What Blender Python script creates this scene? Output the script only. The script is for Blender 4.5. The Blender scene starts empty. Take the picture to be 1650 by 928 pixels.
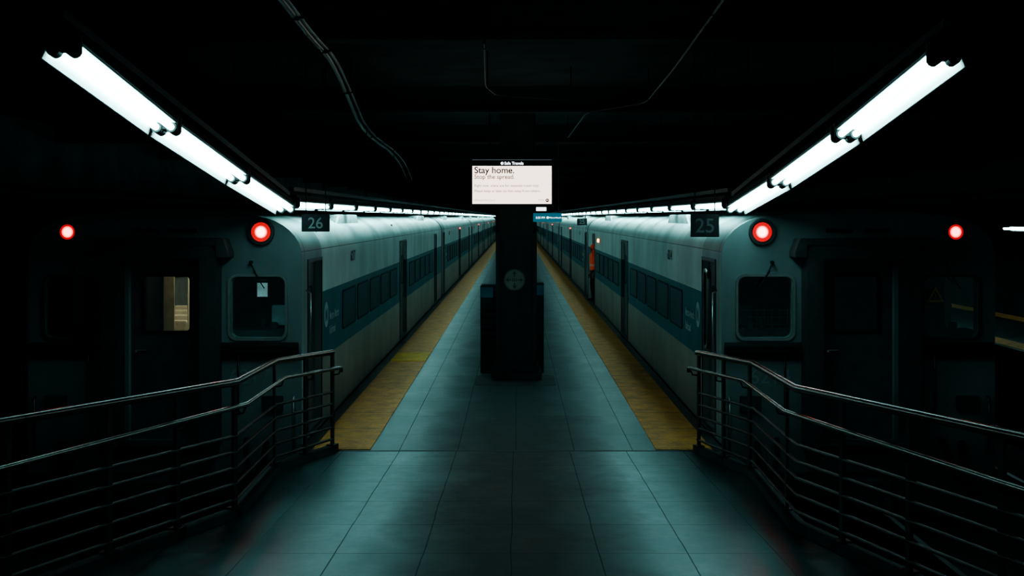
import bpy, bmesh, math, random
from mathutils import Vector, Matrix
random.seed(4)
F=1925.0; CH=2.6
rad=math.radians
scene=bpy.context.scene
COL=scene.collection
try: scene.view_settings.look='AgX - Medium High Contrast'
except Exception as ex: print(ex)

# ------------------------------------------------------------------ materials
def nodes(name):
    m=bpy.data.materials.new(name); m.use_nodes=True
    nt=m.node_tree; b=nt.nodes['Principled BSDF']
    return m,nt,b
def mat(name,col,rough=.5,metal=0.0,var=.25,scale=6.0,bump=0.0,spec=.5):
    m,nt,b=nodes(name)
    tc=nt.nodes.new('ShaderNodeTexCoord'); n=nt.nodes.new('ShaderNodeTexNoise')
    n.inputs['Scale'].default_value=scale; n.inputs['Detail'].default_value=4
    nt.links.new(tc.outputs['Object'],n.inputs['Vector'])
    r=nt.nodes.new('ShaderNodeValToRGB')
    r.color_ramp.elements[0].position=.3; r.color_ramp.elements[1].position=.7
    r.color_ramp.elements[0].color=(*[c*(1-var) for c in col],1)
    r.color_ramp.elements[1].color=(*[min(1,c*(1+var)) for c in col],1)
    nt.links.new(n.outputs['Fac'],r.inputs['Fac']); nt.links.new(r.outputs['Color'],b.inputs['Base Color'])
    b.inputs['Roughness'].default_value=rough; b.inputs['Metallic'].default_value=metal
    b.inputs['Specular IOR Level'].default_value=spec
    if bump:
        bp=nt.nodes.new('ShaderNodeBump'); bp.inputs['Strength'].default_value=bump; bp.inputs['Distance'].default_value=.01
        nt.links.new(n.outputs['Fac'],bp.inputs['Height']); nt.links.new(bp.outputs['Normal'],b.inputs['Normal'])
    return m
def emis(name,col,s):
    m,nt,b=nodes(name)
    b.inputs['Base Color'].default_value=(*[c*.3 for c in col],1)
    b.inputs['Emission Color'].default_value=(*col,1); b.inputs['Emission Strength'].default_value=s
    return m
def mth(nt,op,a,b=None):
    n=nt.nodes.new('ShaderNodeMath'); n.operation=op
    for i,v in enumerate((a,b)):
        if v is None: continue
        if isinstance(v,(int,float)): n.inputs[i].default_value=v
        else: nt.links.new(v,n.inputs[i])
    return n.outputs[0]
def mix(nt,f,a,b):
    n=nt.nodes.new('ShaderNodeMix'); n.data_type='RGBA'
    nt.links.new(f,n.inputs[0])
    for i,v in ((6,a),(7,b)):
        if isinstance(v,tuple): n.inputs[i].default_value=(*v,1)
        else: nt.links.new(v,n.inputs[i])
    return n.outputs[2]
def noise(nt,tc,scale,detail=6,rough=.6):
    n=nt.nodes.new('ShaderNodeTexNoise'); n.inputs['Scale'].default_value=scale; n.inputs['Detail'].default_value=detail
    n.inputs['Roughness'].default_value=rough
    nt.links.new(tc.outputs['Object'],n.inputs['Vector']); return n.outputs['Fac']
def mrange(nt,v,a,b,c,d):
    mr=nt.nodes.new('ShaderNodeMapRange')
    for i,x in enumerate((a,b,c,d)): mr.inputs[i+1].default_value=x
    nt.links.new(v,mr.inputs[0]); return mr.outputs[0]
def mulcol(nt,c,f):
    mx=nt.nodes.new('ShaderNodeMix'); mx.data_type='RGBA'; mx.blend_type='MULTIPLY'; mx.inputs[0].default_value=1
    cb=nt.nodes.new('ShaderNodeCombineColor')
    for i in range(3): nt.links.new(f,cb.inputs[i])
    nt.links.new(c,mx.inputs[6]); nt.links.new(cb.outputs[0],mx.inputs[7]); return mx.outputs[2]

def tile_mat(name,c1,c2,mortar,w,h,r0,r1,bump=.4,ox=0.0,spec=.3,lane=(.05,.05,.045),wander=.012):
    m,nt,b=nodes(name)
    tc=nt.nodes.new('ShaderNodeTexCoord'); mp=nt.nodes.new('ShaderNodeMapping')
    mp.inputs['Location'].default_value=(ox,0,0)
    wn=nt.nodes.new('ShaderNodeTexNoise'); wn.inputs['Scale'].default_value=.9; wn.inputs['Detail'].default_value=3
    nt.links.new(tc.outputs['Object'],wn.inputs['Vector'])
    vs=nt.nodes.new('ShaderNodeVectorMath'); vs.operation='MULTIPLY_ADD'
    nt.links.new(wn.outputs['Color'],vs.inputs[0]); vs.inputs[1].default_value=(wander,wander,0); nt.links.new(tc.outputs['Object'],vs.inputs[2])
    nt.links.new(vs.outputs[0],mp.inputs['Vector'])
    br=nt.nodes.new('ShaderNodeTexBrick'); br.offset=0.0; br.squash=1.0
    br.inputs['Scale'].default_value=1; br.inputs['Brick Width'].default_value=w; br.inputs['Row Height'].default_value=h
    br.inputs['Mortar Size'].default_value=.005; br.inputs['Mortar Smooth'].default_value=.3
    br.inputs['Color1'].default_value=(*c1,1); br.inputs['Color2'].default_value=(*c2,1); br.inputs['Mortar'].default_value=(*mortar,1)
    nt.links.new(mp.outputs['Vector'],br.inputs['Vector'])
    n1=noise(nt,tc,.8,6,.6); n2=noise(nt,tc,28,5); n3=noise(nt,tc,6,9,.72)
    f=mth(nt,'MULTIPLY',mrange(nt,n1,.35,.65,.4,1.35),mrange(nt,n3,.35,.65,.45,1.4))
    c=mulcol(nt,br.outputs['Color'],f)
    # darker, rougher lane along the middle of the floor
    sp=nt.nodes.new('ShaderNodeSeparateXYZ'); nt.links.new(tc.outputs['Object'],sp.inputs[0])
    ax=mth(nt,'ADD',mth(nt,'ABSOLUTE',sp.outputs[0]),mth(nt,'MULTIPLY',mth(nt,'SUBTRACT',n1,.5),1.2))
    ln=mrange(nt,ax,.3,1.05,1.0,0.0)
    c=mix(nt,mth(nt,'MULTIPLY',ln,.8),c,lane)
    nt.links.new(c,b.inputs['Base Color'])
    rgh=mth(nt,'ADD',mrange(nt,n3,.3,.7,-.04,.07),mrange(nt,n1,.3,.7,r0,r1))
    rgh=mth(nt,'ADD',rgh,mth(nt,'MULTIPLY',br.outputs['Fac'],.25))
    rgh=mth(nt,'ADD',rgh,mth(nt,'MULTIPLY',ln,.25))
    nt.links.new(rgh,b.inputs['Roughness'])
    nt.links.new(mth(nt,'MULTIPLY',mrange(nt,ln,0,1,1.0,.5),spec),b.inputs['Specular IOR Level'])
    b.inputs['Specular Tint'].default_value=(.25,.95,.97,1)
    bp=nt.nodes.new('ShaderNodeBump'); bp.inputs['Strength'].default_value=bump; bp.inputs['Distance'].default_value=.003
    hh=mth(nt,'SUBTRACT',mth(nt,'MULTIPLY',n2,.4),mth(nt,'MULTIPLY',br.outputs['Fac'],.6))
    nt.links.new(hh,bp.inputs['Height']); nt.links.new(bp.outputs['Normal'],b.inputs['Normal'])
    return m

def tactile_mat(name,col):
    m,nt,b=nodes(name)
    tc=nt.nodes.new('ShaderNodeTexCoord'); sp=nt.nodes.new('ShaderNodeSeparateXYZ')
    nt.links.new(tc.outputs['Object'],sp.inputs[0])
    k=2*math.pi/.06
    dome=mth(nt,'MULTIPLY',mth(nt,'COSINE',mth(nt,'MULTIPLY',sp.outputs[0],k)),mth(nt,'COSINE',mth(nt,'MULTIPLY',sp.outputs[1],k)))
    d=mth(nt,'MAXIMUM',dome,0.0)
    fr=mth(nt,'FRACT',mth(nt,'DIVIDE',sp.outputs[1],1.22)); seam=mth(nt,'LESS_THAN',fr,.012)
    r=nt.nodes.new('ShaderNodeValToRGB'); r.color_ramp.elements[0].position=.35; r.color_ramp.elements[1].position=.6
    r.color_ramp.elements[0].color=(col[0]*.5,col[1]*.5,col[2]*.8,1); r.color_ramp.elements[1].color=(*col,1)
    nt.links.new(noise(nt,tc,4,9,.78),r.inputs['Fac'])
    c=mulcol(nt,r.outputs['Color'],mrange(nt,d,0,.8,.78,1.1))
    c=mix(nt,seam,c,(.05,.035,.015))
    nt.links.new(c,b.inputs['Base Color']); b.inputs['Roughness'].default_value=.6
    b.inputs['Specular IOR Level'].default_value=.2
    bp=nt.nodes.new('ShaderNodeBump'); bp.inputs['Strength'].default_value=.8; bp.inputs['Distance'].default_value=.006
    nt.links.new(d,bp.inputs['Height']); nt.links.new(bp.outputs['Normal'],b.inputs['Normal'])
    return m

def livery_mat():
    m,nt,b=nodes('train_livery')
    tc=nt.nodes.new('ShaderNodeTexCoord'); sp=nt.nodes.new('ShaderNodeSeparateXYZ')
    nt.links.new(tc.outputs['Object'],sp.inputs[0]); Y=sp.outputs[1]; Z=sp.outputs[2]
    low=mth(nt,'LESS_THAN',Z,.80); up=mth(nt,'GREATER_THAN',Z,1.65)
    c=mix(nt,up,(.003,.125,.155),(.57,.66,.64))
    c=mix(nt,low,c,(.27,.26,.225))
    fr=mth(nt,'LESS_THAN',Y,1.42)
    c=mix(nt,fr,c,(.29,.36,.355))
    seam=mth(nt,'LESS_THAN',mth(nt,'ABSOLUTE',mth(nt,'SUBTRACT',Z,2.2)),.006)
    seam2=mth(nt,'LESS_THAN',mth(nt,'ABSOLUTE',mth(nt,'SUBTRACT',Y,.2)),.015)
    fy=mth(nt,'FRACT',mth(nt,'DIVIDE',Y,3.2)); seam3=mth(nt,'LESS_THAN',fy,.004)
    c=mix(nt,mth(nt,'MAXIMUM',mth(nt,'MAXIMUM',seam,seam3),seam2),c,(.14,.17,.17))
    mp=nt.nodes.new('ShaderNodeMapping'); mp.inputs['Scale'].default_value=(1,1,.6)
    nt.links.new(tc.outputs['Object'],mp.inputs[0])
    n=nt.nodes.new('ShaderNodeTexNoise'); n.inputs['Scale'].default_value=1.3; n.inputs['Detail'].default_value=7
    nt.links.new(mp.outputs[0],n.inputs['Vector'])
    c=mulcol(nt,c,mrange(nt,n.outputs['Fac'],.3,.7,.72,1.12))
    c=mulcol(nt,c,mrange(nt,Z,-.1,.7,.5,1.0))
    nt.links.new(c,b.inputs['Base Color'])
    b.inputs['Roughness'].default_value=.5; b.inputs['Specular IOR Level'].default_value=.15
    return m
def glass_mat(name,fac=.02,tint=(.8,.9,.9)):
    m=bpy.data.materials.new(name); m.use_nodes=True; nt=m.node_tree; nt.nodes.clear()
    o=nt.nodes.new('ShaderNodeOutputMaterial'); t=nt.nodes.new('ShaderNodeBsdfTransparent'); t.inputs[0].default_value=(*tint,1)
    g=nt.nodes.new('ShaderNodeBsdfGlossy'); g.inputs['Roughness'].default_value=.05; g.inputs[0].default_value=(.8,.9,.9,1)
    x=nt.nodes.new('ShaderNodeMixShader'); x.inputs[0].default_value=fac
    nt.links.new(t.outputs[0],x.inputs[1]); nt.links.new(g.outputs[0],x.inputs[2]); nt.links.new(x.outputs[0],o.inputs[0])
    return m
def lens_mat(name,R,core,ring,sc,sr):
    m,nt,b=nodes(name)
    tc=nt.nodes.new('ShaderNodeTexCoord'); v=nt.nodes.new('ShaderNodeVectorMath'); v.operation='LENGTH'
    sp=nt.nodes.new('ShaderNodeSeparateXYZ'); cb=nt.nodes.new('ShaderNodeCombineXYZ')
    nt.links.new(tc.outputs['Object'],sp.inputs[0]); nt.links.new(sp.outputs[0],cb.inputs[0]); nt.links.new(sp.outputs[2],cb.inputs[2])
    nt.links.new(cb.outputs[0],v.inputs[0])
    inn=mrange(nt,v.outputs['Value'],R*.7,R*1.25,1,0)
    c=mix(nt,inn,ring,core); nt.links.new(c,b.inputs['Emission Color'])
    s=mth(nt,'ADD',mth(nt,'MULTIPLY',inn,sc-sr),sr); nt.links.new(s,b.inputs['Emission Strength'])
    b.inputs['Base Color'].default_value=(.3,.01,.01,1); b.inputs['Roughness'].default_value=.2
    return m

M={}
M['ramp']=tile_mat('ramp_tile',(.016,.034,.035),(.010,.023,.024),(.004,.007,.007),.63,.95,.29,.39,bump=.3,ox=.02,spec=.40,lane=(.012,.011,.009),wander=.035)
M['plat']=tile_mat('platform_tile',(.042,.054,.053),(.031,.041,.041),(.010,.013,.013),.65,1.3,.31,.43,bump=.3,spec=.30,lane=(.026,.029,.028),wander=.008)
M['conc']=mat('dark_concrete',(.03,.034,.034),.85,0,.35,3,.5,.2)
M['wall']=mat('tunnel_wall',(.08,.10,.10),.9,0,.3,1.2,.5,.1)
M['ceil']=mat('soot_ceiling',(.028,.033,.033),.95,0,.3,1.5,.5,.05)
M['rod']=mat('sooty_rod',(.01,.012,.012),.9,0,.3,1.5,0,.05)
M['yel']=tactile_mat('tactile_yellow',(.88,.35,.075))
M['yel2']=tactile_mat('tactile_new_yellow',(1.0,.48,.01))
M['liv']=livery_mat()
M['blk']=mat('black_rubber',(.010,.012,.012),.7,spec=.15)
M['hoodm']=mat('dark_diaphragm',(.03,.035,.035),.6,spec=.3)
M['dark']=mat('dark_steel',(.035,.04,.042),.5,.3,spec=.3)
M['thr']=mat('threshold_steel',(.02,.026,.026),.6,.1,spec=.2)
M['colm']=mat('black_paint',(.016,.017,.017),.4,0,.35,5,.1,.3)
M['colu']=mat('brown_grey_paint',(.035,.032,.028),.6,0,.3,5,.2,.2)
M['chr']=mat('brushed_steel',(.34,.35,.34),.28,1.0,.1,12)
M['hand']=mat('handrail_steel',(.18,.162,.145),.27,1.0,.2,14)
M['rail']=mat('weathered_rail_steel',(.075,.062,.054),.25,.9,.3,9)
M['post']=mat('dark_post_steel',(.024,.021,.019),.5,.4,.3,9)
M['win']=mat('dark_window_glass',(.003,.045,.058),.4,0,.2,2,0,.10)
M['gask']=mat('window_gasket_rubber',(.003,.020,.027),.6,0,.1,2,0,.10)
M['glass']=glass_mat('cab_glass')
M['door']=mat('dark_door_steel',(.05,.064,.066),.5,.2,spec=.3)  # plain dark steel colour of the train doors
M['beige']=mat('beige_interior',(.72,.58,.40),.6)
M['seat']=mat('cream_seat_shell',(.68,.60,.46),.5)
M['cushion']=mat('brown_seat_cushion',(.04,.025,.02),.7)
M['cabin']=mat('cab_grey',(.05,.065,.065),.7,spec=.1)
M['cabshade']=mat('cab_shade',(.010,.012,.012),.8,spec=.03)  # cab grey darkened in colour to stand in for the shade of unlit cabs
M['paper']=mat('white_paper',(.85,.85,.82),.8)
M['paper2']=mat('dimmed_paper',(.07,.08,.08),.8,spec=.1)  # white paper with the dimness of the dark cab put into its colour
M['white']=mat('white_lettering',(.42,.50,.52),.5,0,.02,spec=.1)
M['grey']=mat('faint_grey_lettering',(.16,.20,.20),.6,0,.05)
M['num']=mat('dark_number_paint',(.03,.045,.05),.6,0,.02)
M['signnum']=mat('sign_numeral',(.15,.185,.165),.6,0,.02)
M['signnum2']=mat('dim_sign_numeral',(.035,.045,.042),.6,0,.02)
M['house']=mat('fixture_housing',(.03,.034,.034),.6,.2,spec=.2)
M['refl']=mat('white_reflector',(.8,.82,.82),.4,0,.02)
M['tube']=emis('fluorescent_glow',(.45,.92,.92),16)
M['scr']=emis('screen_cream',(1.0,.80,.69),2.6)
M['scrtxt']=mat('screen_text',(.010,.006,.006),.8,0,.02,spec=.02)
M['scrred']=emis('screen_red_text',(.34,.08,.05),.25)
M['scrgrey']=emis('screen_small_text',(.50,.18,.11),.30)
M['scrline']=emis('screen_dim_line',(.3,.33,.36),.5)
M['scrwhite']=emis('screen_header_text',(.9,.95,1),2.6)
M['head']=mat('screen_header',(.006,.007,.008),.4,spec=.2)
M['blue']=emis('blue_sign_face',(.01,.22,.32),.5)
M['bluep']=mat('blue_label',(.01,.14,.20),.5)
M['disc']=mat('emblem_pale_beige',(.14,.145,.11),.6)
M['orange']=emis('orange_lamp',(1,.30,.05),9)
M['redl']=emis('small_red_lamp',(1,.05,.04),8)
M['lens']=lens_mat('marker_lens',.060,(1,.36,.33),(1,.008,.015),9,.8)
M['lens2']=lens_mat('marker_lens_small',.056,(1,.25,.21),(1,.008,.015),7,.6)
M['warm']=emis('warm_ceiling_lamp',(1,.82,.60),22)
M['warm2']=emis('vestibule_fill_lamp',(1,.80,.56),6)  # fill lamp added inside the vestibule
M['track']=mat('rail_steel',(.07,.06,.055),.4,.8)
M['tri']=mat('warning_yellow',(.55,.30,.12),.6)
M['skin']=mat('skin',(.2,.11,.08),.6,0,.05)
M['trous']=mat('navy_trousers',(.010,.012,.02),.8)
M['hair']=mat('dark_hair',(.02,.015,.012),.7)
M['pipe']=mat('conduit_metal',(.028,.028,.028),.38,.8,.2,8)
M['pipe2']=mat('sooty_conduit',(.015,.016,.016),.5,.5,.2,8)
def vest_mat():
    m,nt,b=nodes('orange_vest')
    tc=nt.nodes.new('ShaderNodeTexCoord'); sp=nt.nodes.new('ShaderNodeSeparateXYZ'); nt.links.new(tc.outputs['Object'],sp.inputs[0])
    band=mth(nt,'LESS_THAN',mth(nt,'ABSOLUTE',mth(nt,'SUBTRACT',sp.outputs[2],1.12)),.03)
    c=mix(nt,band,(.75,.10,.025),(.40,.38,.30)); nt.links.new(c,b.inputs['Base Color']); b.inputs['Roughness'].default_value=.8
    b.inputs['Emission Color'].default_value=(1,.10,.03,1); b.inputs['Emission Strength'].default_value=.08  # faint glow added to lift the orange; the cloth is no lamp
    return m
M['vest']=vest_mat()

# ------------------------------------------------------------------ mesh builder
AX={'y':lambda u,v,w:(u,w,v),'x':lambda u,v,w:(w,u,v),'z':lambda u,v,w:(u,v,w)}
class MB:
    def __init__(s): s.bm=bmesh.new()
    def prism(s,pts,axis,a,b,mi=0):
        f=AX[axis]; bm=s.bm
        A=[bm.verts.new(f(u,v,a)) for u,v in pts]; B=[bm.verts.new(f(u,v,b)) for u,v in pts]
        n=len(pts); fs=[bm.faces.new(A),bm.faces.new(B[::-1])]
        for i in range(n): fs.append(bm.faces.new((A[i],B[i],B[(i+1)%n],A[(i+1)%n])))
        for q in fs: q.material_index=mi
        return s
    def box(s,x0,x1,y0,y1,z0,z1,mi=0):
        return s.prism([(x0,y0),(x1,y0),(x1,y1),(x0,y1)],'z',z0,z1,mi)
    def ring(s,o,i_,axis,a,b,mi=0):
        f=AX[axis]; bm=s.bm; n=len(o)
        V=[[bm.verts.new(f(u,v,w)) for u,v in L] for L,w in ((o,a),(o,b),(i_,b),(i_,a))]
        for k in range(4):
            P,Q=V[k],V[(k+1)%4]
            for j in range(n):
                q=bm.faces.new((P[j],Q[j],Q[(j+1)%n],P[(j+1)%n])); q.material_index=mi
        return s
    def cyl(s,p0,p1,r,n=12,mi=0,r2=None):
        p0=Vector(p0);p1=Vector(p1);d=(p1-p0).normalized(); r2=r if r2 is None else r2
        u=d.orthogonal().normalized(); v=d.cross(u)
        A=[];B=[]
        for i in range(n):
            t=2*math.pi*i/n; e=u*math.cos(t)+v*math.sin(t)
            A.append(s.bm.verts.new(p0+e*r));B.append(s.bm.verts.new(p1+e*r2))
        fs=[s.bm.faces.new(A[::-1]),s.bm.faces.new(B)]
        for i in range(n): fs.append(s.bm.faces.new((A[i],A[(i+1)%n],B[(i+1)%n],B[i])))
        for q in fs: q.material_index=mi
        return s
    def sphere(s,c,r,mi=0,sc=(1,1,1)):
        g=bmesh.ops.create_uvsphere(s.bm,u_segments=16,v_segments=10,radius=r,matrix=Matrix.Translation(c)@Matrix.Diagonal((*sc,1)))
        for v in g['verts']:
            for q in v.link_faces: q.material_index=mi
        return s
    def mesh(s,name,mats,bevel=0):
        bm=s.bm
        bmesh.ops.recalc_face_normals(bm,faces=bm.faces)
        if bevel:
            es=[e for e in bm.edges if len(e.link_faces)==2 and e.calc_face_angle(0)>.9]
            bmesh.ops.bevel(bm,geom=es,offset=bevel,segments=2,affect='EDGES',clamp_overlap=True)
        me=bpy.data.meshes.new(name); bm.to_mesh(me); bm.free()
        for m in mats: me.materials.append(M[m] if isinstance(m,str) else m)
        for p in me.polygons: p.use_smooth=True
        me.set_sharp_from_angle(angle=rad(35))
        return me
def obj(name,me,parent=None,loc=(0,0,0),rot=(0,0,0),**kw):
    o=bpy.data.objects.new(name,me); COL.objects.link(o); o.location=loc; o.rotation_euler=rot
    if parent: o.parent=parent
    for k,v in kw.items(): o[k]=v
    return o
def rrect(cx,cz,w,h,r,n=5):
    P=[]
    for sx,sz,a0 in ((1,1,0),(-1,1,90),(-1,-1,180),(1,-1,270)):
        for i in range(n+1):
            a=rad(a0+90*i/n); P.append((cx+sx*(w/2-r)+r*math.cos(a),cz+sz*(h/2-r)+r*math.sin(a)))
    return P
def circ(cx,cz,r,n=32): return [(cx+r*math.cos(2*math.pi*i/n),cz+r*math.sin(2*math.pi*i/n)) for i in range(n)]
def evalmesh(o,name):
    dg=bpy.context.evaluated_depsgraph_get(); dg.update()
    me=bpy.data.meshes.new_from_object(o.evaluated_get(dg)); me.name=name
    return me
def tube(name,pts,r,m,parent=None,smooth=False,n=4,**kw):
    cu=bpy.data.curves.new(name,'CURVE'); cu.dimensions='3D'; cu.bevel_depth=r; cu.bevel_resolution=n; cu.use_fill_caps=True
    sp=cu.splines.new('POLY'); sp.points.add(len(pts)-1)
    for p,q in zip(sp.points,pts): p.co=(*q,1)
    t=bpy.data.objects.new('tmp',cu); COL.objects.link(t)
    me=evalmesh(t,name); bpy.data.objects.remove(t)
    me.materials.clear(); me.materials.append(M[m])
    for p in me.polygons: p.use_smooth=True; p.material_index=0
    me.set_sharp_from_angle(angle=rad(50))
    return obj(name,me,parent,**kw)
def text(s,size,m,parent,loc,rot=(math.pi/2,0,0),name='lettering',align='LEFT',bold=0,sx=1.0):
    cu=bpy.data.curves.new(name,'FONT'); cu.body=s; cu.size=size; cu.align_x=align; cu.extrude=.001; cu.offset=bold
    t=bpy.data.objects.new('tmp',cu); COL.objects.link(t)
    me=evalmesh(t,name); bpy.data.objects.remove(t)
    me.materials.clear(); me.materials.append(M[m])
    for p in me.polygons: p.material_index=0
    o=obj(name,me,parent,loc,rot); o.scale=(sx,1,1); return o
def zf(Y): return .042*(13.3-Y) if Y<13.3 else 0.0

# ------------------------------------------------------------------ camera
cam=bpy.data.cameras.new('camera'); cam.lens=F/1650*36; cam.sensor_width=36; cam.clip_end=400
cam.shift_x=-7/1650; cam.shift_y=-114/1650
co=bpy.data.objects.new('camera',cam); COL.objects.link(co); co.location=(0,0,CH); co.rotation_euler=(math.pi/2,0,0)
scene.camera=co
w=bpy.data.worlds.new('world'); scene.world=w; w.use_nodes=True
w.node_tree.nodes['Background'].inputs[0].default_value=(.42,.9,.9,1); w.node_tree.nodes['Background'].inputs[1].default_value=.2

# ------------------------------------------------------------------ setting
LP=[(-2.04,13.25),(-2.42,12.0),(-2.30,9.8),(-3.14,7.27),(-4.9,2.0)]
RP=[(2.0,13.2),(2.32,11.7),(2.18,9.3),(2.8,6.6),(4.3,1.0)]
PE_L,PE_R=-2.42,2.32
def ext(P,k): return [(x+k*.12,y) for x,y in P]
lp=ext(LP,-1); rp=ext(RP,1)
poly=[(PE_L,13.3)]+lp[1:]+[(-4.9,-2),(4.9,-2)]+rp[::-1][:-1]+[(PE_R,13.3)]
bm=bmesh.new(); T=[bm.verts.new((x,y,.042*(13.3-y))) for x,y in poly]; B=[bm.verts.new((x,y,-1.3)) for x,y in poly]
f=bm.faces.new(T)
for i in range(len(poly)): bm.faces.new((T[i],B[i],B[(i+1)%len(poly)],T[(i+1)%len(poly)]))
bmesh.ops.recalc_face_normals(bm,faces=bm.faces); bmesh.ops.triangulate(bm,faces=[f])
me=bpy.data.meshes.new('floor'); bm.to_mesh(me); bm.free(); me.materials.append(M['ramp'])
obj('floor',me,kind='structure',label='dark worn tiled ramp leading down to the platform')
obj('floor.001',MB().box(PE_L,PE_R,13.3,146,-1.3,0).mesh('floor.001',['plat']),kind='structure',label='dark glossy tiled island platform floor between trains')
obj('floor.002',MB().box(-10,16,-2,148,-1.6,-1.3).mesh('floor.002',['conc']),kind='structure',label='dark track bed')
obj('floor.003',MB().box(9.8,13.15,16,146,-1.3,0).mesh('floor.003',['plat']),kind='structure',label='neighbouring dark platform floor')
obj('ceiling',MB().box(-10,16,-2,148,4.6,4.9).mesh('ceiling',['ceil']),kind='structure',label='sooty black station ceiling')
obj('wall_left',MB().box(-10.3,-10,-2,148,-1.6,4.9).mesh('wall_left',['wall']),kind='structure',label='dark tunnel wall')
obj('wall_right',MB().box(16,16.3,-2,148,-1.6,4.9).mesh('wall_right',['wall']),kind='structure',label='dark tunnel wall')
obj('wall_back',MB().box(-10,16,148,148.3,-1.6,4.9).mesh('wall_back',['wall']),kind='structure',label='dark tunnel end wall')
def curb(name,P,side):
    mb=MB()
    for (x0,y0),(x1,y1) in zip(P[:-1],P[1:]):
        d=Vector((x1-x0,y1-y0)).normalized(); nn=Vector((-d.y,d.x))*.05
        vs=[(x0+nn.x,y0+nn.y),(x1+nn.x,y1+nn.y),(x1-nn.x,y1-nn.y),(x0-nn.x,y0-nn.y)]
        A=[mb.bm.verts.new((x,y,zf(y)-.02)) for x,y in vs]; Bv=[mb.bm.verts.new((x,y,zf(y)+.07)) for x,y in vs]
        mb.bm.faces.new(A);mb.bm.faces.new(Bv[::-1])
        for i in range(4): mb.bm.faces.new((A[i],Bv[i],Bv[(i+1)%4],A[(i+1)%4]))
    obj(name,mb.mesh(name,['conc']),kind='structure',label='low concrete curb under the railing')
curb('trim_1',LP,-1); curb('trim_2',RP,1)
obj('trim_3',MB().box(PE_L,PE_R,13.26,13.31,-.02,.003).mesh('trim_3',['thr']),kind='structure',label='dark metal threshold strip across the platform')
def strip(x0,x1,y0,y1,m='yel',name='tactile_strip',lab='worn yellow tactile warning strip along the platform edge',z0=0.0,z1=.008):
    me=MB().box(x0,x1,y0,y1,z0,z1).mesh(name,[m]); return obj(name,me,label=lab,category='tactile paving')
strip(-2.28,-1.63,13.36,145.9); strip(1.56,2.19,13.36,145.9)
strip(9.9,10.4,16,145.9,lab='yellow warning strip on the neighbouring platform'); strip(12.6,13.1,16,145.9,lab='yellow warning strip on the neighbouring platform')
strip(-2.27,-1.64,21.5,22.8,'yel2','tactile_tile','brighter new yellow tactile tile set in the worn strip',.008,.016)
bme=MB().box(-10,16,-.12,.12,0,.05).box(-10,16,-.02,.02,.05,.35).box(-10,16,-.12,.12,.33,.38).mesh('ceiling_beam',['ceil'])
for i in range(18):
    obj('ceiling_beam',bme,loc=(0,11+i*7.5,4.22),label='sooty riveted steel ceiling beam',category='beam',group='ceiling beams')
rme=MB().prism([(-.07,0),(.07,0),(.07,.02),(.012,.04),(.012,.11),(.035,.12),(.035,.155),(-.035,.155),(-.035,.11+.01),(-.012,.11),(-.012,.04),(-.07,.02)],'y',6,147).mesh('track_rail',['track'])
for cx in (-4.06,3.95,7.9):
    for s in (-.72,.72): obj('track_rail',rme,loc=(cx+s,0,-1.3),label='steel running rail on the track bed',category='rail',group='running rails')

# ------------------------------------------------------------------ trains
HW=1.58; CL=25.6
RC=[(0,2.15)]+[(.62-.62*math.cos(rad(a)),2.15+.47*math.sin(rad(a))) for a in range(10,91,10)]+[(1.0,2.665),(1.58,2.70)]
def prof(ins=0,zb=-.35):
    R=RC
    h=HW-ins; p=[(-h,zb),(h,zb)]
    for dx,z in R[:-1]: p.append((h-dx,z-ins if z>2.2 else z))
    p.append((0,2.70-ins))
    for dx,z in R[:-1][::-1]: p.append((-(h-dx),z-ins if z>2.2 else z))
    return p
def boolcut(me,cuts,name):
    o=bpy.data.objects.new('tb',me); COL.objects.link(o); cs=[]
    for i,c in enumerate(cuts):
        k=bpy.data.objects.new('tc%d'%i,c); COL.objects.link(k); cs.append(k)
        md=o.modifiers.new('b%d'%i,'BOOLEAN'); md.operation='DIFFERENCE'; md.solver='EXACT'; md.object=k
    r=evalmesh(o,name)
    for k in cs: bpy.data.objects.remove(k)
    bpy.data.objects.remove(o)
    for p in r.polygons: p.use_smooth=True
    r.set_sharp_from_angle(angle=rad(30))
    return r
DOORS=[(.42,1.38,'s'),(11.6,13.1,'d'),(22.3,23.26,'s')]
def body_mesh(front):
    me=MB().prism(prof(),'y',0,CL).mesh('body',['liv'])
    cav=MB().prism([(-1.49,0),(1.49,0),(1.49,2.12),(1.0,2.48),(0,2.58),(-1.0,2.48),(-1.49,2.12)],'y',.09,CL-.09).mesh('c',['cabin'])
    cuts=[cav]
    mb=MB()
    for a,b,_ in DOORS:
        for s in (-1,1): mb.box(min(s*1.45,s*1.7),max(s*1.45,s*1.7),a,b,0.02,2.07)
    if front:
        for s in (-1,1): mb.prism(rrect(s*1.075,1.56,.62,.70,.09),'y',-.2,.3)
        mb.box(-.42,.42,-.2,.3,.02,2.08)
    cuts.append(mb.mesh('c2',['blk']))
    r=boolcut(me,cuts,'body')
    r.materials.clear(); r.materials.append(M['liv']); r.materials.append(M['cabin'])
    for p in r.polygons:
        c=p.center; n=p.normal
        inside=(abs(c.x)<=1.50 and .085<c.y<CL-.085 and c.z<=2.585 and -.005<c.z)
        outer_roof=(n.z>.05 and c.z>2.15)
        p.material_index=1 if (inside and not outer_roof) else 0
    return r
ME_front=body_mesh(True); ME_mid=body_mesh(False)
def side_window_mesh(s):
    mb=MB(); o=rrect(0,0,1.36,.56,.07); i=rrect(0,0,1.31,.51,.05)
    mb.ring(o,i,'x',0,s*.012,0); mb.prism(i,'x',0,s*.008,1)
    return mb.mesh('window',['gask','win'])
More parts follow.
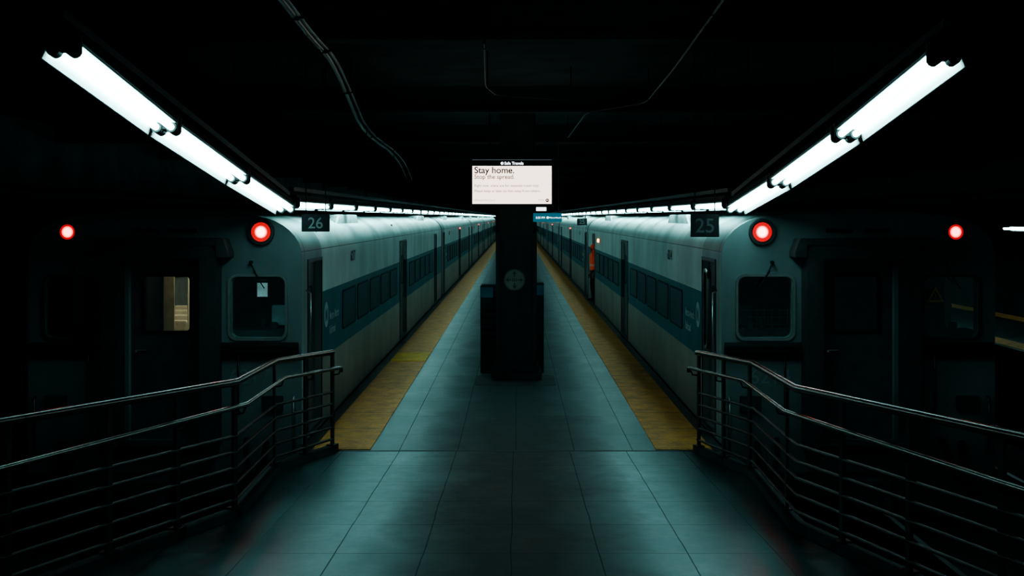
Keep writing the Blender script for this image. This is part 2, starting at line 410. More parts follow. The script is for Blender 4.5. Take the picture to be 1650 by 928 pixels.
def door_mesh(w,s,double):
    mb=MB(); t=s*.03
    for a,b in (((-w/2,-.01),(.01,w/2)) if double else ((-w/2,w/2),)):
        mb.box(min(0,t),max(0,t),a,b,0,2.03,0)
        c=(a+b)/2; ww=(b-a)*.5
        mb.ring(rrect(c,1.42,ww,.62,.06),rrect(c,1.42,ww-.05,.57,.05),'x',t,t*1.3,2)
        mb.prism(rrect(c,1.42,ww-.05,.57,.05),'x',t,t*1.15,1)
    return mb.mesh('door',['door','win','blk'])
def jamb_mesh(w,s):
    mb=MB(); o=[(-w/2-.04,0),(w/2+.04,0),(w/2+.04,2.10),(-w/2-.04,2.10)]; i=[(-w/2,.03),(w/2,.03),(w/2,2.06),(-w/2,2.06)]
    mb.ring(o,i,'x',0,s*.012,0); return mb.mesh('door_frame',['dark'])
SW={s:side_window_mesh(s) for s in (-1,1)}
DM={(k,s):door_mesh(.96 if k=='s' else 1.5,s,k=='d') for k in 'sd' for s in (-1,1)}
JM={(k,s):jamb_mesh(.96 if k=='s' else 1.5,s) for k in 'sd' for s in (-1,1)}
def bogie_mesh():
    mb=MB()
    for s in (-1,1):
        mb.box(s*.95-.06,s*.95+.06,-1.4,1.4,-.78,-.55)
        for y in (-1.05,1.05):
            mb.cyl((s*.66,y,-.72),(s*.79,y,-.72),.42,24); mb.cyl((s*.9,y,-.72),(s*1.08,y,-.72),.11,12)
    for y in (-1.05,1.05): mb.cyl((-.8,y,-.72),(.8,y,-.72),.07,10)
    mb.box(-1.0,1.0,-.25,.25,-.7,-.36)
    return mb.mesh('bogie',['dark'])
BG=bogie_mesh()
ventm=mat('vent_grey',(.46,.53,.52),.55,0,spec=.15)
vb=MB().prism([(0,0),(2.7,0),(2.3,.19),(.4,.19)],'x',-.17,.17)
for i in range(6): vb.box(-.15,.15,-.004+.0+i*.055,.01+i*.055,.02+i*.026,.036+i*.026,1)
vent=vb.mesh('roof_vent',[ventm,M['blk']],.02)
diaph=MB().ring([(-.72,-.02),(.72,-.02),(.72,2.2),(.6,2.36),(-.6,2.36),(-.72,2.2)],[(-.5,.02),(.5,.02),(.5,2.1),(.45,2.14),(-.45,2.14),(-.5,2.1)],'y',-.3,0).mesh('gangway_diaphragm',['blk'])

def rotz_side(s): return (math.pi/2,0,math.pi/2) if s>0 else (math.pi/2,0,-math.pi/2)
def build_car(cx,Y0,s,lead,num,lab):
    e=obj('train_car',None,loc=(cx,Y0,0),label=lab,category='train car',group='commuter train cars')
    obj('body',ME_front if lead else ME_mid,e)
    X=s*HW
    for k in range(5): 
        obj('window',SW[s],e,(X,3.9+k*1.6,1.28))
        obj('window',SW[s],e,(X,14.5+k*1.6,1.28))
    for a,b,k in DOORS:
        if lead and s<0 and a>20:
            obj('sliding_door',DM[(k,s)],e,(X-s*.14,(a+b)/2-.62,.02),label='door leaf slid open into the wall')
            obj('door_frame',JM[(k,s)],e,(X,(a+b)/2,0)); continue
        if lead and a<1: 
            obj('door',DM[(k,s)],e,(X-s*.11,(a+b)/2,.02),label='dark recessed cab side door')
        else: obj('door',DM[(k,s)],e,(X-s*.09,(a+b)/2,.02))
        obj('door_frame',JM[(k,s)],e,(X,(a+b)/2,0))
    for y in (3.6,CL-3.6): obj('bogie',BG,e,(0,y,0))
    obj('roof_vent',vent,e,(s*1.2,4.0,2.45))
    obj('roof_vent',vent,e,(s*1.2,18.5,2.45))
    text(num,.21,'num',e,(X+s*.004,4.05 if s>0 else 4.9,1.95),rotz_side(s),name='car_number',bold=.003,sx=1.25)
    if not lead:
        obj('gangway_diaphragm',diaph,e,(0,0,0))
        obj('red_indicator_lamp',MB().cyl((0,0,0),(s*.04,0,0),.03,12).mesh('red_indicator_lamp',['redl']),e,(X,12.3,2.12))
    me=MB().prism(circ(0,0,.165,28),'x',0,s*.004,0).mesh('circle_logo',['white']); lo=obj('circle_logo',me,e,(X,1.78,1.33))
    text('M',.23,'bluep',lo,(s*.006,-s*.10,-.08),rotz_side(s),bold=.005)
    text('Metro-North',.155,'white',e,(X+s*.004,2.03 if s>0 else 2.93,1.24),rotz_side(s),name='operator_name',bold=.002)
    text('Railroad',.155,'white',e,(X+s*.004,2.03 if s>0 else 2.93,1.05),rotz_side(s),name='operator_name',bold=.002)
    return e
def ring_mesh(name,w,h,r,t,m,y0=-.02,y1=0.01,cx=0,cz=0):
    return MB().ring(rrect(cx,cz,w,h,r),rrect(cx,cz,w-2*t,h-2*t,max(.01,r-t)),'y',y0,y1).mesh(name,[m])
def lead_details(e,s,num,lit):
    for q in (-1,1):
        x=q*1.075
        wnd=obj('cab_window',ring_mesh('cab_window',.69,.77,.11,.03,'chr' if q==s else 'dark',-.025,.01),e,(x,0,1.56),label='rounded cab windscreen in a steel frame')
        obj('glass',MB().prism(rrect(0,0,.62,.70,.09),'y',.03,.036).mesh('glass',['glass']),wnd)
        obj('step_ledge',MB().prism([(-.02,.0),(-.10,.02),(-.10,.10),(-.02,.14)],'x',-.46,.46).box(-.44,.44,-.06,0,-.05,0).mesh('step_ledge',['blk'],.006),e,(q*1.09,0,1.02))
        if q==s:
            m=MB(); m.ring(circ(0,0,.155,40),circ(0,0,.125,40),'y',-.05,.0,0); m.ring(circ(0,0,.125,40),circ(0,0,.112,40),'y',-.04,-.0,1)
            lm=obj('marker_lamp',m.mesh('marker_lamp',['dark','blk'],.006),e,(q*1.115,0,2.43),label='round red tail lamp in a black bezel')
            obj('lens',MB().cyl((0,-.03,0),(0,0,0),.113,32,0,.113).mesh('lens',['lens']),lm,label='glowing red lens with pinkish white core')
        else:
            lm=obj('marker_lamp',MB().ring(circ(0,0,.11,40),circ(0,0,.088,40),'y',-.04,.0,0).mesh('marker_lamp',['blk'],.004),e,(q*1.115,0,2.43),label='small round red tail lamp')
            obj('lens',MB().cyl((0,-.03,0),(0,0,0),.088,32,0,.088).mesh('lens',['lens2']),lm,label='glowing red lens with pinkish white core')
        ld=bpy.data.lights.new('tail_lamp_light','SPOT'); ld.energy=7; ld.color=(1,.03,.05); ld.shadow_soft_size=.09; ld.spot_size=rad(62); ld.spot_blend=.6
        lo=bpy.data.objects.new('tail_lamp_light',ld); COL.objects.link(lo); lo.parent=lm; lo.location=(0,-.09,0)
        lo.rotation_euler=Vector((0,-1,-.40)).to_track_quat('-Z','Z').to_euler()
        tube('grab_rail',[(q*.86,-.01,.35),(q*.86,-.06,.38),(q*.86,-.06,1.02),(q*.86,-.01,1.05)],.012,'rail',e)
        wp=MB(); wp.cyl((q*1.0,-.05,2.08),(q*1.10,-.05,1.86),.008,8); wp.cyl((q*1.03,-.05,1.98),(q*1.16,-.05,1.78),.006,8); wp.cyl((q*1.0,-.06,2.08),(q*1.0,0,2.08),.02,12)
        obj('wiper',wp.mesh('wiper',['blk']),e)
        tube('jumper_cable',[(q*.95,-.03,.05),(q*.97,-.16,-.1),(q*1.05,-.2,-.35),(q*1.15,-.12,-.2),(q*1.18,-.03,.02)],.03,'blk',e)
        obj('cable_socket',MB().box(-.12,.12,-.07,0,-.09,.09).cyl((0,-.07,0),(0,-.12,0),.06,16).mesh('cable_socket',['dark'],.006),e,(q*1.25,0,.45))
    obj('gangway_diaphragm',MB().ring([(-.66,0),(.66,0),(.66,2.2),(.56,2.34),(-.56,2.34),(-.66,2.2)],[(-.46,.03),(.46,.03),(.46,2.1),(.42,2.12),(-.42,2.12),(-.46,2.1)],'y',-.28,0).mesh('gangway_diaphragm',['hoodm'],.012),e)
    obj('hood',MB().prism([(-.8,2.2),(-.74,2.36),(.74,2.36),(.8,2.2),(.8,2.14),(.66,2.14),(.66,2.28),(-.66,2.28),(-.66,2.14),(-.8,2.14)],'y',-.30,0).mesh('hood',['hoodm'],.008),e)
    d=obj('end_door',MB().ring([(-.43,.01),(.43,.01),(.43,2.09),(-.43,2.09)],[(-.27,1.27),(.27,1.27),(.27,1.92),(-.27,1.92)],'y',.095,.14).mesh('end_door',['door']),e)
    obj('window_gasket',MB().ring(rrect(0,1.595,.6,.71,.05),rrect(0,1.595,.52,.63,.04),'y',.085,.1).mesh('window_gasket',['blk']),d)
    obj('glass',MB().prism(rrect(0,1.595,.56,.66,.04),'y',.115,.12).mesh('glass',['glass']),d)
    obj('door_handle',MB().cyl((-.34,.1,1.05),(-.34,.03,1.05),.015,10).cyl((-.34,.04,1.06),(-.22,.04,1.06),.013,10).mesh('door_handle',['chr']),d)
    for q in (-1,1):
        obj('ventilation_slot',MB().box(q*.22-.15,q*.22+.15,-.012,0,2.42,2.47).cyl((q*.22-.1,-.02,2.445),(q*.22-.1,0,2.445),.022,12).cyl((q*.22+.1,-.02,2.445),(q*.22+.1,0,2.445),.022,12).mesh('ventilation_slot',['blk']),e)
    obj('pilot_plate',MB().box(-1.4,1.4,-.03,.05,-.62,-.34).mesh('pilot_plate',['dark'],.01),e)
    obj('coupler',MB().box(-.12,.12,-.5,.1,-.55,-.36).box(-.2,.2,-.72,-.46,-.62,-.3).cyl((.14,-.72,-.62),(.14,-.72,-.3),.07,12).mesh('coupler',['dark'],.02),e)
    text(num,.24,'grey',e,(-1.26 if s<0 else .74,-.004,.68),name='car_number')
    for q in (-1,1):
        tube('corner_rail',[(q*1.49,-.005,-.1),(q*1.49,-.05,-.07),(q*1.49,-.05,.5),(q*1.49,-.005,.53)],.013,'chr' if q==s else 'rail',e)
    if s<0:
        o_=rrect(0,0,.34,.98,.15); i_=rrect(0,0,.26,.90,.11)
        obj('cab_side_window',MB().ring(o_,i_,'x',0,s*.05,0).prism(i_,'x',0,s*.02,1).mesh('cab_side_window',['chr','gask']),e,(s*HW,.9,1.48),label='tall narrow rounded side window with bright rim')
    tube('grab_rail',[(s*HW,.3,.7),(s*(HW+.05),.3,.74),(s*(HW+.05),.3,1.7),(s*HW,.3,1.74)],.012,'chr',e)
    for q in (-1,1):
        km='cabin' if (q==s) else 'cabshade'
        obj('cab_partition',MB().box(q*.52-.015,q*.52+.015,.15,1.62,0,2.5).box(min(q*.5,q*1.48),max(q*.5,q*1.48),1.6,1.64,0,2.45).mesh('cab_partition',[km if lit else 'cabshade']),e)
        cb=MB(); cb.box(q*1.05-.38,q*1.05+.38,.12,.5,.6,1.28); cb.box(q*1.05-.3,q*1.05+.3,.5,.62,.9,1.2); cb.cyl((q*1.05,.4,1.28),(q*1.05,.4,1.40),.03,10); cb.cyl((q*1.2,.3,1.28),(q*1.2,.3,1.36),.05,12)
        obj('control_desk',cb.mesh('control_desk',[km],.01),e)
    if not lit: obj('saloon_bulkhead',MB().box(-.5,.5,1.62,1.66,0.0,2.45).mesh('saloon_bulkhead',['cabshade']),e)
    if lit:
        obj('notice_paper',MB().box(-.06,.06,0,.002,-.08,.08).mesh('notice_paper',['paper']),e,(1.12,.028,1.76),label='white notice behind the windscreen')
        obj('notice_paper',MB().box(-.08,.08,0,.002,-.02,.02).mesh('notice_paper',['paper2']),e,(1.1,.028,1.88))
    else:
        gm=MB()
        for i in range(7): gm.cyl((-.27+i*.09,.0,-.30),(-.27+i*.09,.0,-.02),.006,6)
        for i in range(4): gm.cyl((-.29,.0,-.28+i*.08),(.29,.0,-.28+i*.08),.006,6)
        obj('wire_guard',gm.mesh('wire_guard',['dark']),e,(-1.075,.06,1.56),label='dark wire mesh guard behind the windscreen')
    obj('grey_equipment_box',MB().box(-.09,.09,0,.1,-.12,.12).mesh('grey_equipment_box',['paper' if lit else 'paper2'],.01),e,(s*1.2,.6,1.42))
    if s<0:
        t=obj('warning_triangle',MB().ring([(-.1,-.08),(.1,-.08),(0,.1)],[(-.062,-.06),(.062,-.06),(0,.055)],'y',0,.003).box(-.006,.006,0,.003,-.03,.02).mesh('warning_triangle',['tri']),e,(.9,.02,1.70),label='orange outlined warning triangle sticker')
        text('HIGH VOLTAGE',.03,'tri',t,(0,0,-.12),align='CENTER')
        obj('notice_paper',MB().box(-.035,.035,0,.002,-.07,.07).mesh('notice_paper',['cabin']),e,(.83,.025,1.7))
    if lit:
        obj('cream_wall_panel',MB().box(-.51,-.37,1.66,1.70,0.02,2.3).mesh('cream_wall_panel',['beige'],.01),e)
        sm=MB(); sm.box(-.48,.48,0,.45,.36,.46,1); sm.box(-.46,.46,.42,.50,.46,.98,1)
        sm.box(-.48,.48,.40,.52,1.02,1.16,0); sm.box(-.48,-.44,.02,.5,.62,.68,0); sm.box(.44,.48,.02,.5,.62,.68,0); sm.box(-.45,.45,.05,.42,.0,.34,1)
        for x in (-.47,.43): sm.box(x,x+.04,.44,.5,.36,1.04,0)
        sm=sm.mesh('passenger_seat',['seat','cushion'],.012)
        for r in range(9):
            for q in (-1,1): obj('passenger_seat',sm,e,(q*.98,2.3+r*.92,0.01))
        for r in range(5): obj('grab_pole',MB().cyl((0,0,0),(0,0,2.44),.016,10).mesh('grab_pole',['seat']),e,(-.48,2.75+r*1.84,0.02))
        obj('ceiling_lamp',MB().box(-.12,.12,2,10.8,2.36,2.38).mesh('ceiling_lamp',['warm']),e)
        obj('ceiling_lamp',MB().box(-.1,.1,.7,1.2,2.36,2.38).mesh('ceiling_lamp',['warm2']),e)  # added lamp that brightens the cream panel behind the end door
        obj('luggage_rack',MB().box(-1.47,-1.1,2,11,1.80,1.83).box(-1.12,-1.08,2,11,1.83,1.9).mesh('luggage_rack',['seat']),e)
        obj('saloon_bulkhead',MB().box(-1.48,1.48,11.0,11.05,0.0,2.45).mesh('saloon_bulkhead',['cushion']),e)
    obj('cab_floor_heater',MB().box(-.3,.3,.2,.3,.02,.3).mesh('cab_floor_heater',['cabin']),e)

for cx,s,nums,lit in ((-4.06,1,['6217','6182','6340','6125','6291'],True),(3.95,-1,['6214','6153','6308','6167','6222'],False)):
    for k in range(5):
        lab='grey commuter train car, blue window band, '+('red tail lamps lit' if k==0 else 'coupled beside platform')
        e=build_car(cx,13.8+26*k,s,k==0,nums[k],lab)
        if k==0: lead_details(e,s,nums[0],lit)
        if s<0 and k==0:
            obj('orange_indicator_lamp',MB().cyl((0,0,0),(s*.05,0,0),.05,12).mesh('orange_indicator_lamp',['orange']),e,(s*HW,34.3-13.8,1.93),label='small glowing orange door lamp')

# ------------------------------------------------------------------ fluorescent fixtures
FLn=2.32
def fixture_parts(q):   # q = outer side sign: an outer wing is added to block light towards the train fronts
    L=FLn/2
    h=MB().prism([(-.05,.05),(.05,.05),(.06,.02),(.08,-.005),(.078,-.012),(-.078,-.012),(-.08,-.005),(-.06,.02)],'y',-L,L)
    h.prism([(q*.075,.0),(q*.088,.0),(q*.108,-.092),(q*.104,-.092)],'y',-L,L)
    h=h.mesh('housing',['house'])
    r=MB().box(-.072,.072,-L+.01,L-.01,-.022,-.014).prism([(q*.07,-.012),(q*.075,-.012),(q*.102,-.09),(q*.099,-.09)],'y',-L+.01,L-.01).mesh('reflector',['refl'])
    t=MB().cyl((0,-L+.03,0),(0,L-.03,0),.021,10).mesh('fluorescent_tube',['tube'])
    far=MB().prism([(-.05,.083),(.05,.083),(.08,-.012),(-.08,-.012)],'y',-L,L,0).prism([(q*.072,-.01),(q*.08,-.01),(q*.105,-.09),(q*.10,-.09)],'y',-L,L,2)
    for x in (-.045,.045): far.cyl((x,-L+.06,-.05),(x,L-.06,-.05),.021,6,1)
    far=far.mesh('fluorescent_fixture',['house','tube','refl'])
    return h,r,t,far
FP={q:fixture_parts(q) for q in (-1,1)}
sk=MB()
for x in (-.045,.045): sk.cyl((x,-.035,-.05),(x,.035,-.05),.033,12)
sk.box(-.08,.08,-.02,.02,-.06,.02); FS=sk.mesh('lamp_socket',['house'])
FB=MB().cyl((0,0,.04),(0,0,.083),.012,8).mesh('hanger',['house'])
SC=1.22
def fixture(x,y,z,slope=0,grp='platform lights',far=False,q=None):
    q=q or (1 if x>0 else -1); FH,FR,FT,FF=FP[q]
    kw=dict(label='hanging twin-tube fluorescent strip light, glowing cool white',category='light fixture',group=grp)
    if far: 
        o=obj('fluorescent_fixture',FF,None,(x,y,z),(slope,0,0),**kw); o.scale=(SC,1,SC); return o
    e=obj('fluorescent_fixture',None,None,(x,y,z),(slope,0,0),**kw); e.scale=(SC,1,SC)
    obj('housing',FH,e); obj('reflector',FR,e); obj('hanger',FB,e)
    for v in (-1,1):
        obj('lamp_socket',FS,e,(0,v*(FLn/2-.02),0)); obj('fluorescent_tube',FT,e,(v*.045,0,-.05))
    return e
def channel(x,y0,z0,y1,z1,n):
    mb=MB(); bm=mb.bm
    vs=[]
    for yy,zz in ((y0,z0),(y1,z1)): vs.append([bm.verts.new((x+a,yy,zz+b)) for a,b in ((-.03,0),(.03,0),(.03,.05),(-.03,.05))])
    bm.faces.new(vs[0]);bm.faces.new(vs[1][::-1])
    for i in range(4): bm.faces.new((vs[0][i],vs[1][i],vs[1][(i+1)%4],vs[0][(i+1)%4]))
    e=obj('support_channel',mb.mesh('support_channel',['house']),label='dark steel channel carrying the strip lights below the ceiling',category='support channel')
    for i in range(n):
        t=(i+.5)/n; y=y0+(y1-y0)*t; z=z0+(z1-z0)*t
        obj('hanger_rod',MB().cyl((x,y,z+.02),(x,y,4.62),.008,6).mesh('hanger_rod',['rod']),e)
for x,ends in ((-2.6,[(6.84,3.585),(8.88,3.275),(11.2,2.975),(13.55,2.70)]),(2.55,[(7.1,3.57),(9.25,3.25),(11.65,2.945),(14.0,2.70)])):
    for (ya,za),(yb,zb) in zip(ends[:-1],ends[1:]):
        ym=(ya+yb)/2; L_=(yb-ya)-.02
        o=fixture(x,ym,(za+zb)/2+.04,math.atan2(zb-za,yb-ya)); o.scale=(SC,min(1.0,L_/FLn),SC)
    channel(x,ends[0][0]-.05,ends[0][1]+.15,ends[-1][0],ends[-1][1]+.145,4)
    y=ends[-1][0]+.25; ystart=y
    while y<143:
        fixture(x,y+FLn/2,2.80,0,far=y>62); y+=2.55
    channel(x,ystart,2.902,143,2.902,28)
for k in range(14):
    o=fixture(11.2,22+k*4.2,2.40,0,'neighbouring platform lights',far=True)
    obj('hanger_rod',MB().cyl((0,0,.07),(0,0,2.2/SC),.007,6).mesh('hanger_rod',['rod']),o)

# ------------------------------------------------------------------ railings
def railing(P,side,posts_px):
    e=obj('railing',None,loc=(0,0,0),label='dark steel guard railing with horizontal bars and a tubular handrail',category='railing')
    V=[Vector((x,y)) for x,y in P]
    inward=-side
    HH=[.93,.93,.92,.84,.68]
    def pl(h,off=0): 
        out=[]
        for i,(x,y) in enumerate(P): out.append((x+inward*off,y,zf(y)+(h[i] if isinstance(h,list) else h)))
        return out
    tube('top_rail',pl(1.10),.031,'rail',e,n=5)
    hp=pl(HH,.09); a=hp[0]; hp=[(a[0],a[1]+.05,a[2]-.05),(a[0],a[1]+.04,a[2]-.01)]+hp
    tube('handrail',hp,.020,'hand',e,n=5,label='worn bright tubular handrail')
    for h in (.14,.27,.40,.53,.66): tube('horizontal_bar',pl(h),.014,'post',e,n=3)
    for px in posts_px:
        q=(px-832)/F
        for k,(A,B) in enumerate(zip(V[:-1],V[1:])):
            d=B-A; den=d.x-q*d.y
            if abs(den)<1e-6: continue
            t=(q*A.y-A.x)/den
            if -.03<=t<=1.0:
                t=max(t,0.0)
                p=A+d*t; ang=math.atan2(d.y,d.x); z=zf(p.y); hh=HH[k]+(HH[k+1]-HH[k])*t
                mb=MB().box(-.03,.03,-.012,.012,0,1.08).box(-.055,.055,-.05,.05,.0,.085)
                obj('post',mb.mesh('post',['post'],.003),e,(p.x,p.y,z),(0,0,ang))
                tube('handrail_bracket',[(p.x,p.y,z+hh-.08),(p.x+inward*.07,p.y,z+hh-.07),(p.x+inward*.09,p.y,z+hh-.02)],.009,'post',e,n=2)
                break
    return e
railing(LP,-1,[536,492,442,378,285,175,12,-160])
railing(RP,1,[1126,1166,1208,1268,1357,1465,1615,1800])

# ------------------------------------------------------------------ column
def column():
    e=obj('steel_column',None,loc=(0,19.1,0),label='black boxed steel column standing on the platform with round emblem',category='column')
    w=.31
    obj('base',MB().box(-.40,.40,-.10,.66,0,.13).box(-.36,.36,-.05,.62,.13,.22).mesh('base',['colm'],.01),e)
    c=MB().box(-w,w,0,.56,.2,2.34)
    for x in (-w,w):
        for y in (0,.56): c.box(x-.018 if x<0 else x-.05,x+.05 if x<0 else x+.018,y-.018 if y==0 else y-.05,y+.05 if y==0 else y+.018,.2,2.34)
    obj('casing',c.mesh('casing',['colm'],.004),e)
    u=MB().box(-.27,.27,.03,.06,2.3,4.62).box(-.27,.27,.50,.53,2.3,4.62).box(-.02,.02,.05,.51,2.3,4.62)
    for z in [2.45+.14*i for i in range(15)]:
        for x in (-.2,.2): u.cyl((x,.03,z),(x,.015,z),.018,8)
    obj('upper_flange',u.mesh('upper_flange',['colu']),e)
    d=obj('emblem',MB().cyl((0,-.02,0),(0,-.026,0),.168,40).mesh('emblem',['disc']),e,(-.03,0,1.6),label='round faint pale emblem with arrows')
    a=MB()
    def arrow(ang):
        R=Matrix.Rotation(ang,2)
        pts=[(-.010,.05),(.010,.05),(.010,.095),(.038,.09),(0,.142),(-.038,.09),(-.010,.095)]
        P=[R@Vector(p) for p in pts]; a.prism([(p.x,p.y) for p in P],'y',-.029,-.0262)
    for i in range(4): arrow(i*math.pi/2)
    for i in range(3):
        x=-.028+i*.028; a.prism(circ(x,.018,.010,10),'y',-.029,-.0262); a.prism(rrect(x,-.012,.018,.034,.006,2),'y',-.029,-.0262)
    a.ring(circ(0,0,.16,40),circ(0,0,.153,40),'y',-.029,-.0262)
    obj('emblem_arrows',a.mesh('emblem_arrows',['num']),d)
column()
M['plate']=mat('stained_plate',(.022,.025,.024),.6,0,.5,3,.2,.15)
obj('floor_plate',MB().prism(rrect(-.02,19.05,1.28,1.2,.12),'z',0,.004).mesh('floor_plate',['plate']),label='thin dark stained plate around the column foot',category='floor plate')
def bin_(x0,x1,hgt,lab,lx):
    e=obj('recycling_bin',None,loc=((x0+x1)/2,19.95,0),label=lab,category='bin',group='bins beside the column')
    w=(x1-x0)/2
    b=MB().box(-w+.02,w-.02,.02,.5,.06,hgt-.34).box(-w,w,0,.52,.0,.07)
    for x in (-w,w-.03):
        for y in (0,.49): b.box(x,x+.03,y,y+.03,.06,hgt)
    obj('body',b.mesh('body',['dark'],.006),e)
    sl=MB()
    for i in range(9): sl.box(-w+.03,w-.03,.0,.018,.14+i*.11,.19+i*.11)
    obj('slatted_front',sl.mesh('slatted_front',['blk'],.003),e)
    obj('lid',MB().prism([(-.01,hgt-.34),(.53,hgt-.34),(.53,hgt),(.15,hgt),(-.01,hgt-.16)],'x',-w,w).mesh('lid',['dark'],.01),e)
    obj('opening',MB().cyl((0,-.013,hgt-.25),(0,-.005,hgt-.25),.075,20).mesh('opening',['blk']),e)
    lp_=obj('label_plate',MB().box(lx-.1,lx+.1,-.018,-.011,hgt-.2,hgt-.03).mesh('label_plate',['bluep']),e,label='blue label plate')
    return e
bin_(-.60,-.08,1.46,'dark slatted recycling bin with a blue label beside the column',-.15)
bin_(-.05,.46,1.50,'dark slatted recycling bin beside the column',.15)

# ------------------------------------------------------------------ display screen
def display():
    Y=18.75; x0=(760-832)/F*Y; x1=(890-832)/F*Y; zt=CH+92*Y/F; zb=CH+20*Y/F
    cx=(x0+x1)/2; W=x1-x0; H=zt-zb
    e=obj('display_screen',None,loc=(cx,Y,(zt+zb)/2),label='hanging flat display with cream notice about staying home',category='screen')
    obj('casing',MB().box(-W/2,W/2,0,.12,-H/2,H/2+.03).mesh('casing',['head'],.008),e)
    hh=.092
    obj('screen_panel',MB().box(-W/2+.012,W/2-.012,-.004,.001,-H/2+.015,H/2-hh).mesh('screen_panel',['scr']),e,label='glowing cream screen')
    obj('header_line',MB().box(-W/2+.01,W/2-.01,-.004,.001,H/2+.002,H/2+.008).mesh('header_line',['scrline']),e)
    y=-.009; L=-W/2+.04; px=Y/F
    def Z(py): return H/2-(py-258)*px
    text('Safe Travels',.062,'scrwhite',e,(-.12,y,Z(265.2)),bold=.001)
    obj('header_logo',MB().prism(circ(-.155,Z(263.2),.022,20),'y',y,y+.003).mesh('header_logo',['scrwhite']),e)
    text('Stay home.',.142,'scrtxt',e,(L,y,Z(279)),bold=.0028)
    text('Stop the spread.',.096,'scrred',e,(L,y,Z(288)),bold=.0014)
    text('Right now, trains are for essential travel only.',.0555,'scrgrey',e,(L,y,Z(301)),bold=.0007)
    text('Please keep at least six feet away from others.',.0555,'scrgrey',e,(L,y,Z(309.5)),bold=.0007)
    text('#FlattenTheCurve',.044,'scrgrey',e,(L,y,Z(324)))
    text('MTA',.044,'scrgrey',e,(W/2-.22,y,Z(324)))
    lg=obj('corner_logo',MB().prism(circ(W/2-.08,Z(322.8),.028,24),'y',y,y+.003).mesh('corner_logo',['scrtxt']),e)
    text('M',.035,'scr',lg,(W/2-.094,y-.002,Z(322.8)-.012))
    for x in (-.35,.35):
        obj('hanger_pole',MB().cyl((x,.06,H/2),(x,.06,4.62-(zt+zb)/2),.018,10).mesh('hanger_pole',['blk']),e)
display()

# ------------------------------------------------------------------ number signs
def numsign(n,x0,x1,z0,z1,Y,m='signnum'):
    W=x1-x0;H=z1-z0
    e=obj('track_number_sign',None,loc=((x0+x1)/2,Y,z0),label='small dark hanging sign board with track number %s'%n,category='sign',group='track number signs')
    obj('board',MB().box(-W/2,W/2,0,.03,0,H).mesh('board',['head'],.004),e)
    text(n,H*.88,m,e,(0,-.004,H*.20),align='CENTER',name='numeral',bold=.001)
    for x in (-W*.35,W*.35): obj('hanger_rod',MB().cyl((x,.015,H),(x,.015,4.62-z0),.006,6).mesh('hanger_rod',['rod']),e)
numsign('26',-2.45,-2.13,2.435,2.635,13.62)
numsign('25',1.985,2.31,2.375,2.635,13.6,'signnum2')
numsign('25',1.98,2.31,2.34,2.56,39)
e=obj('direction_sign',None,loc=(.42,26,2.5),label='blue lit hanging sign with white departure text',category='sign')
obj('board',MB().box(-.36,.57,0,.06,0,.19).mesh('board',['blue'],.005),e)
text('3:55 PM',.062,'scrwhite',e,(.0,-.004,.07)); text('Metro-North',.048,'scrwhite',e,(.295,-.004,.075))
obj('logo_dot',MB().prism(circ(.262,.092,.025,16),'y',-.004,0).mesh('logo_dot',['scrwhite']),e)
for x in (-.3,.5): obj('hanger_rod',MB().cyl((x,.03,.19),(x,.03,2.12),.008,6).mesh('hanger_rod',['house']),e)
e=obj('small_display',None,loc=(.56,26.4,2.72),label='small lit white information display',category='screen')
obj('casing',MB().box(-.14,.14,0,.06,0,.12).mesh('casing',['head'],.004),e)
obj('screen_panel',MB().box(-.12,.10,-.004,0,.02,.1).mesh('screen_panel',['scrwhite']),e)
obj('hanger_rod',MB().cyl((0,.03,.12),(0,.03,1.9),.008,6).mesh('hanger_rod',['house']),e)

# ------------------------------------------------------------------ conduits on ceiling
def conduit(pxs,H,r,off=0,m='pipe',k=.25):
    pts=[]
    for x,y in pxs:
        Y=F*H/(350-y); pts.append(((x-832)/F*Y+off,Y,CH+H))
    for _ in range(2):
        q=[pts[0]]
        for a,b in zip(pts[:-1],pts[1:]):
            a=Vector(a);b=Vector(b); q+= [tuple(a*(1-k)+b*k),tuple(a*k+b*(1-k))]
        q.append(pts[-1]); pts=q
    e=tube('ceiling_conduit',pts,r,m,label='thin metal conduit running under the dark ceiling',category='conduit')
    for i in range(2,len(pts)-1,5):
        p=Vector(pts[i]); obj('strap',MB().cyl((p.x,p.y,p.z),(p.x,p.y,4.61),.01,6).box(p.x-r*1.5,p.x+r*1.5,p.y-.02,p.y+.02,p.z-r*1.2,p.z+r*1.2).mesh('strap',['rod']),e)
LC=[(415,-50),(455,0),(500,60),(530,90),(557,150),(583,212),(640,252),(655,290)]
conduit(LC,1.6,.03); conduit([(x+9,y) for x,y in LC],1.6,.018)
conduit([(1190,-40),(1165,0),(1085,112),(1040,166),(945,181),(915,222)],1.6,.010,m='pipe2',k=.08)
conduit([(780,70),(782,140),(800,154),(945,163)],1.55,.006,m='pipe2',k=.1)

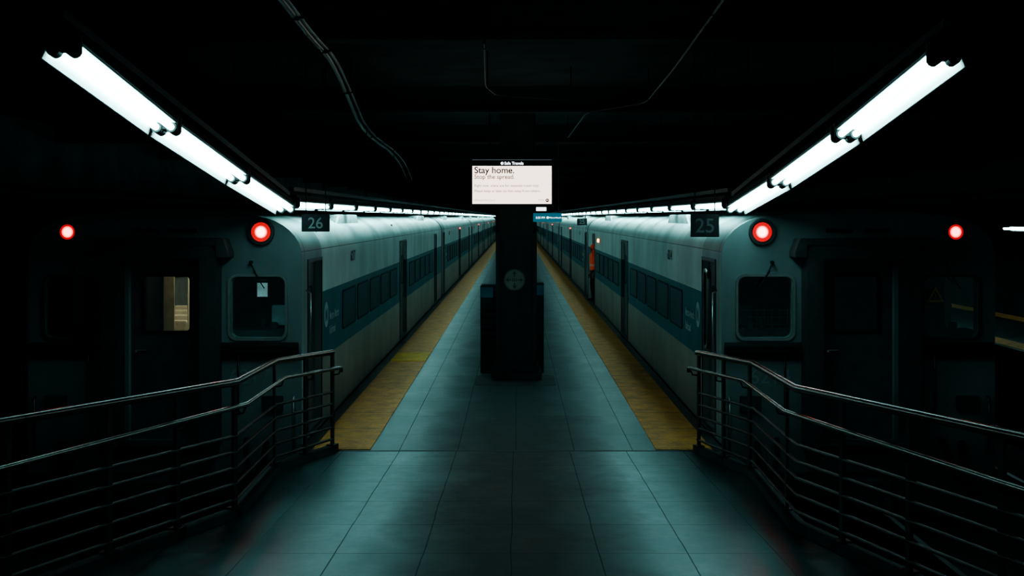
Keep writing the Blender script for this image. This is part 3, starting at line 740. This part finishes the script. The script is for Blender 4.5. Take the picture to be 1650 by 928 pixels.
# ------------------------------------------------------------------ worker
def skin(name,verts,edges,rr,mat_,sub=2):
    me=bpy.data.meshes.new('s'); me.from_pydata(verts,edges,[]); o=bpy.data.objects.new('s',me); COL.objects.link(o)
    sk=o.modifiers.new('s','SKIN'); 
    for v,r in zip(me.skin_vertices[0].data,rr): v.radius=(r if isinstance(r,tuple) else (r,r)); v.use_root=False
    me.skin_vertices[0].data[0].use_root=True
    sb=o.modifiers.new('b','SUBSURF'); sb.levels=sub; sb.render_levels=sub
    m=evalmesh(o,name); bpy.data.objects.remove(o)
    m.materials.clear()
    for k in mat_: m.materials.append(M[k])
    for p in m.polygons: p.use_smooth=True
    return m
def worker():
    e=obj('person',None,loc=(2.34,36.45,.02),rot=(0,0,rad(-80)),label='person in orange hooded safety jacket stepping out of a train door',category='person')
    V=[(0,0,.96),(0,0,1.1),(0,0,1.3),(0,0,1.43),(0,-.01,1.52),(0,-.02,1.60),(0,-.02,1.68)];E=[(i,i+1) for i in range(6)]
    R=[(.15,.09),(.14,.085),(.17,.095),(.11,.07),.05,.08,.07]
    for s in (-1,1):
        n=len(V); V+=[(s*.1,0,.86),(s*.11,-.02,.5),(s*.11,.02,.1),(s*.12,-.14,.05)]; R+=[.08,.055,.04,.035]
        E+=[(0,n),(n,n+1),(n+1,n+2),(n+2,n+3)]
        n=len(V); V+=[(s*.19,0,1.4),(s*.24,.03,1.13),(s*.24,-.03,.9),(s*.24,-.05,.83)]; R+=[.055,.042,.032,(.035,.02)]
        E+=[(3,n),(n,n+1),(n+1,n+2),(n+2,n+3)]
        for k,(dy,l) in enumerate(((-.03,.07),(-.01,.08),(.01,.075),(.03,.06))):
            m=len(V); V+=[(s*.24,-.055+dy,.79),(s*.235,-.06+dy,.79-l*.5),(s*.225,-.07+dy,.79-l)]; R+=[.009,.008,.007]; E+=[(n+3,m),(m,m+1),(m+1,m+2)]
        m=len(V); V+=[(s*.22,-.09,.82),(s*.21,-.11,.78)]; R+=[.011,.008]; E+=[(n+3,m),(m,m+1)]
    me=skin('body',V,E,R,['trous','skin','vest'])
    for p in me.polygons:
        c=p.center; p.material_index=1 if (c.z>1.47 or (abs(c.x)>.18 and c.z<.92)) else (2 if c.z>.98 else 0)
    obj('body',me,e)
    T=[(0,0,1.0),(0,0,1.1),(0,0,1.3),(0,0,1.41),(.15,0,1.43),(-.15,0,1.43)]
    obj('safety_vest',skin('safety_vest',T,[(0,1),(1,2),(2,3),(3,4),(3,5)],[(.175,.105),(.175,.105),(.19,.11),(.14,.09),(.07,.07),(.07,.07)],['vest']),e,label='orange high visibility vest with pale reflective band')
    h=MB(); h.sphere((0,.012,1.66),.105,0,(.9,.9,1.0)); h.cyl((0,.03,1.48),(0,.02,1.6),.095,16,0,.085)
    obj('hood',h.mesh('hood',['vest']),e,label='orange hood')
    f=MB()
    for s in (-1,1): f.sphere((s*.03,-.1,1.65),.012)
    obj('eyes',f.mesh('eyes',['hair']),e); obj('nose',MB().sphere((0,-.112,1.62),.016,0,(.8,1,1.3)).mesh('nose',['skin']),e)
    obj('mouth',MB().sphere((0,-.1,1.575),.02,0,(1,.4,.25)).mesh('mouth',['hair']),e)
    for s in (-1,1): obj('ear',MB().sphere((s*.088,-.01,1.63),.025,0,(.4,.8,1.2)).mesh('ear',['skin']),e)
worker()
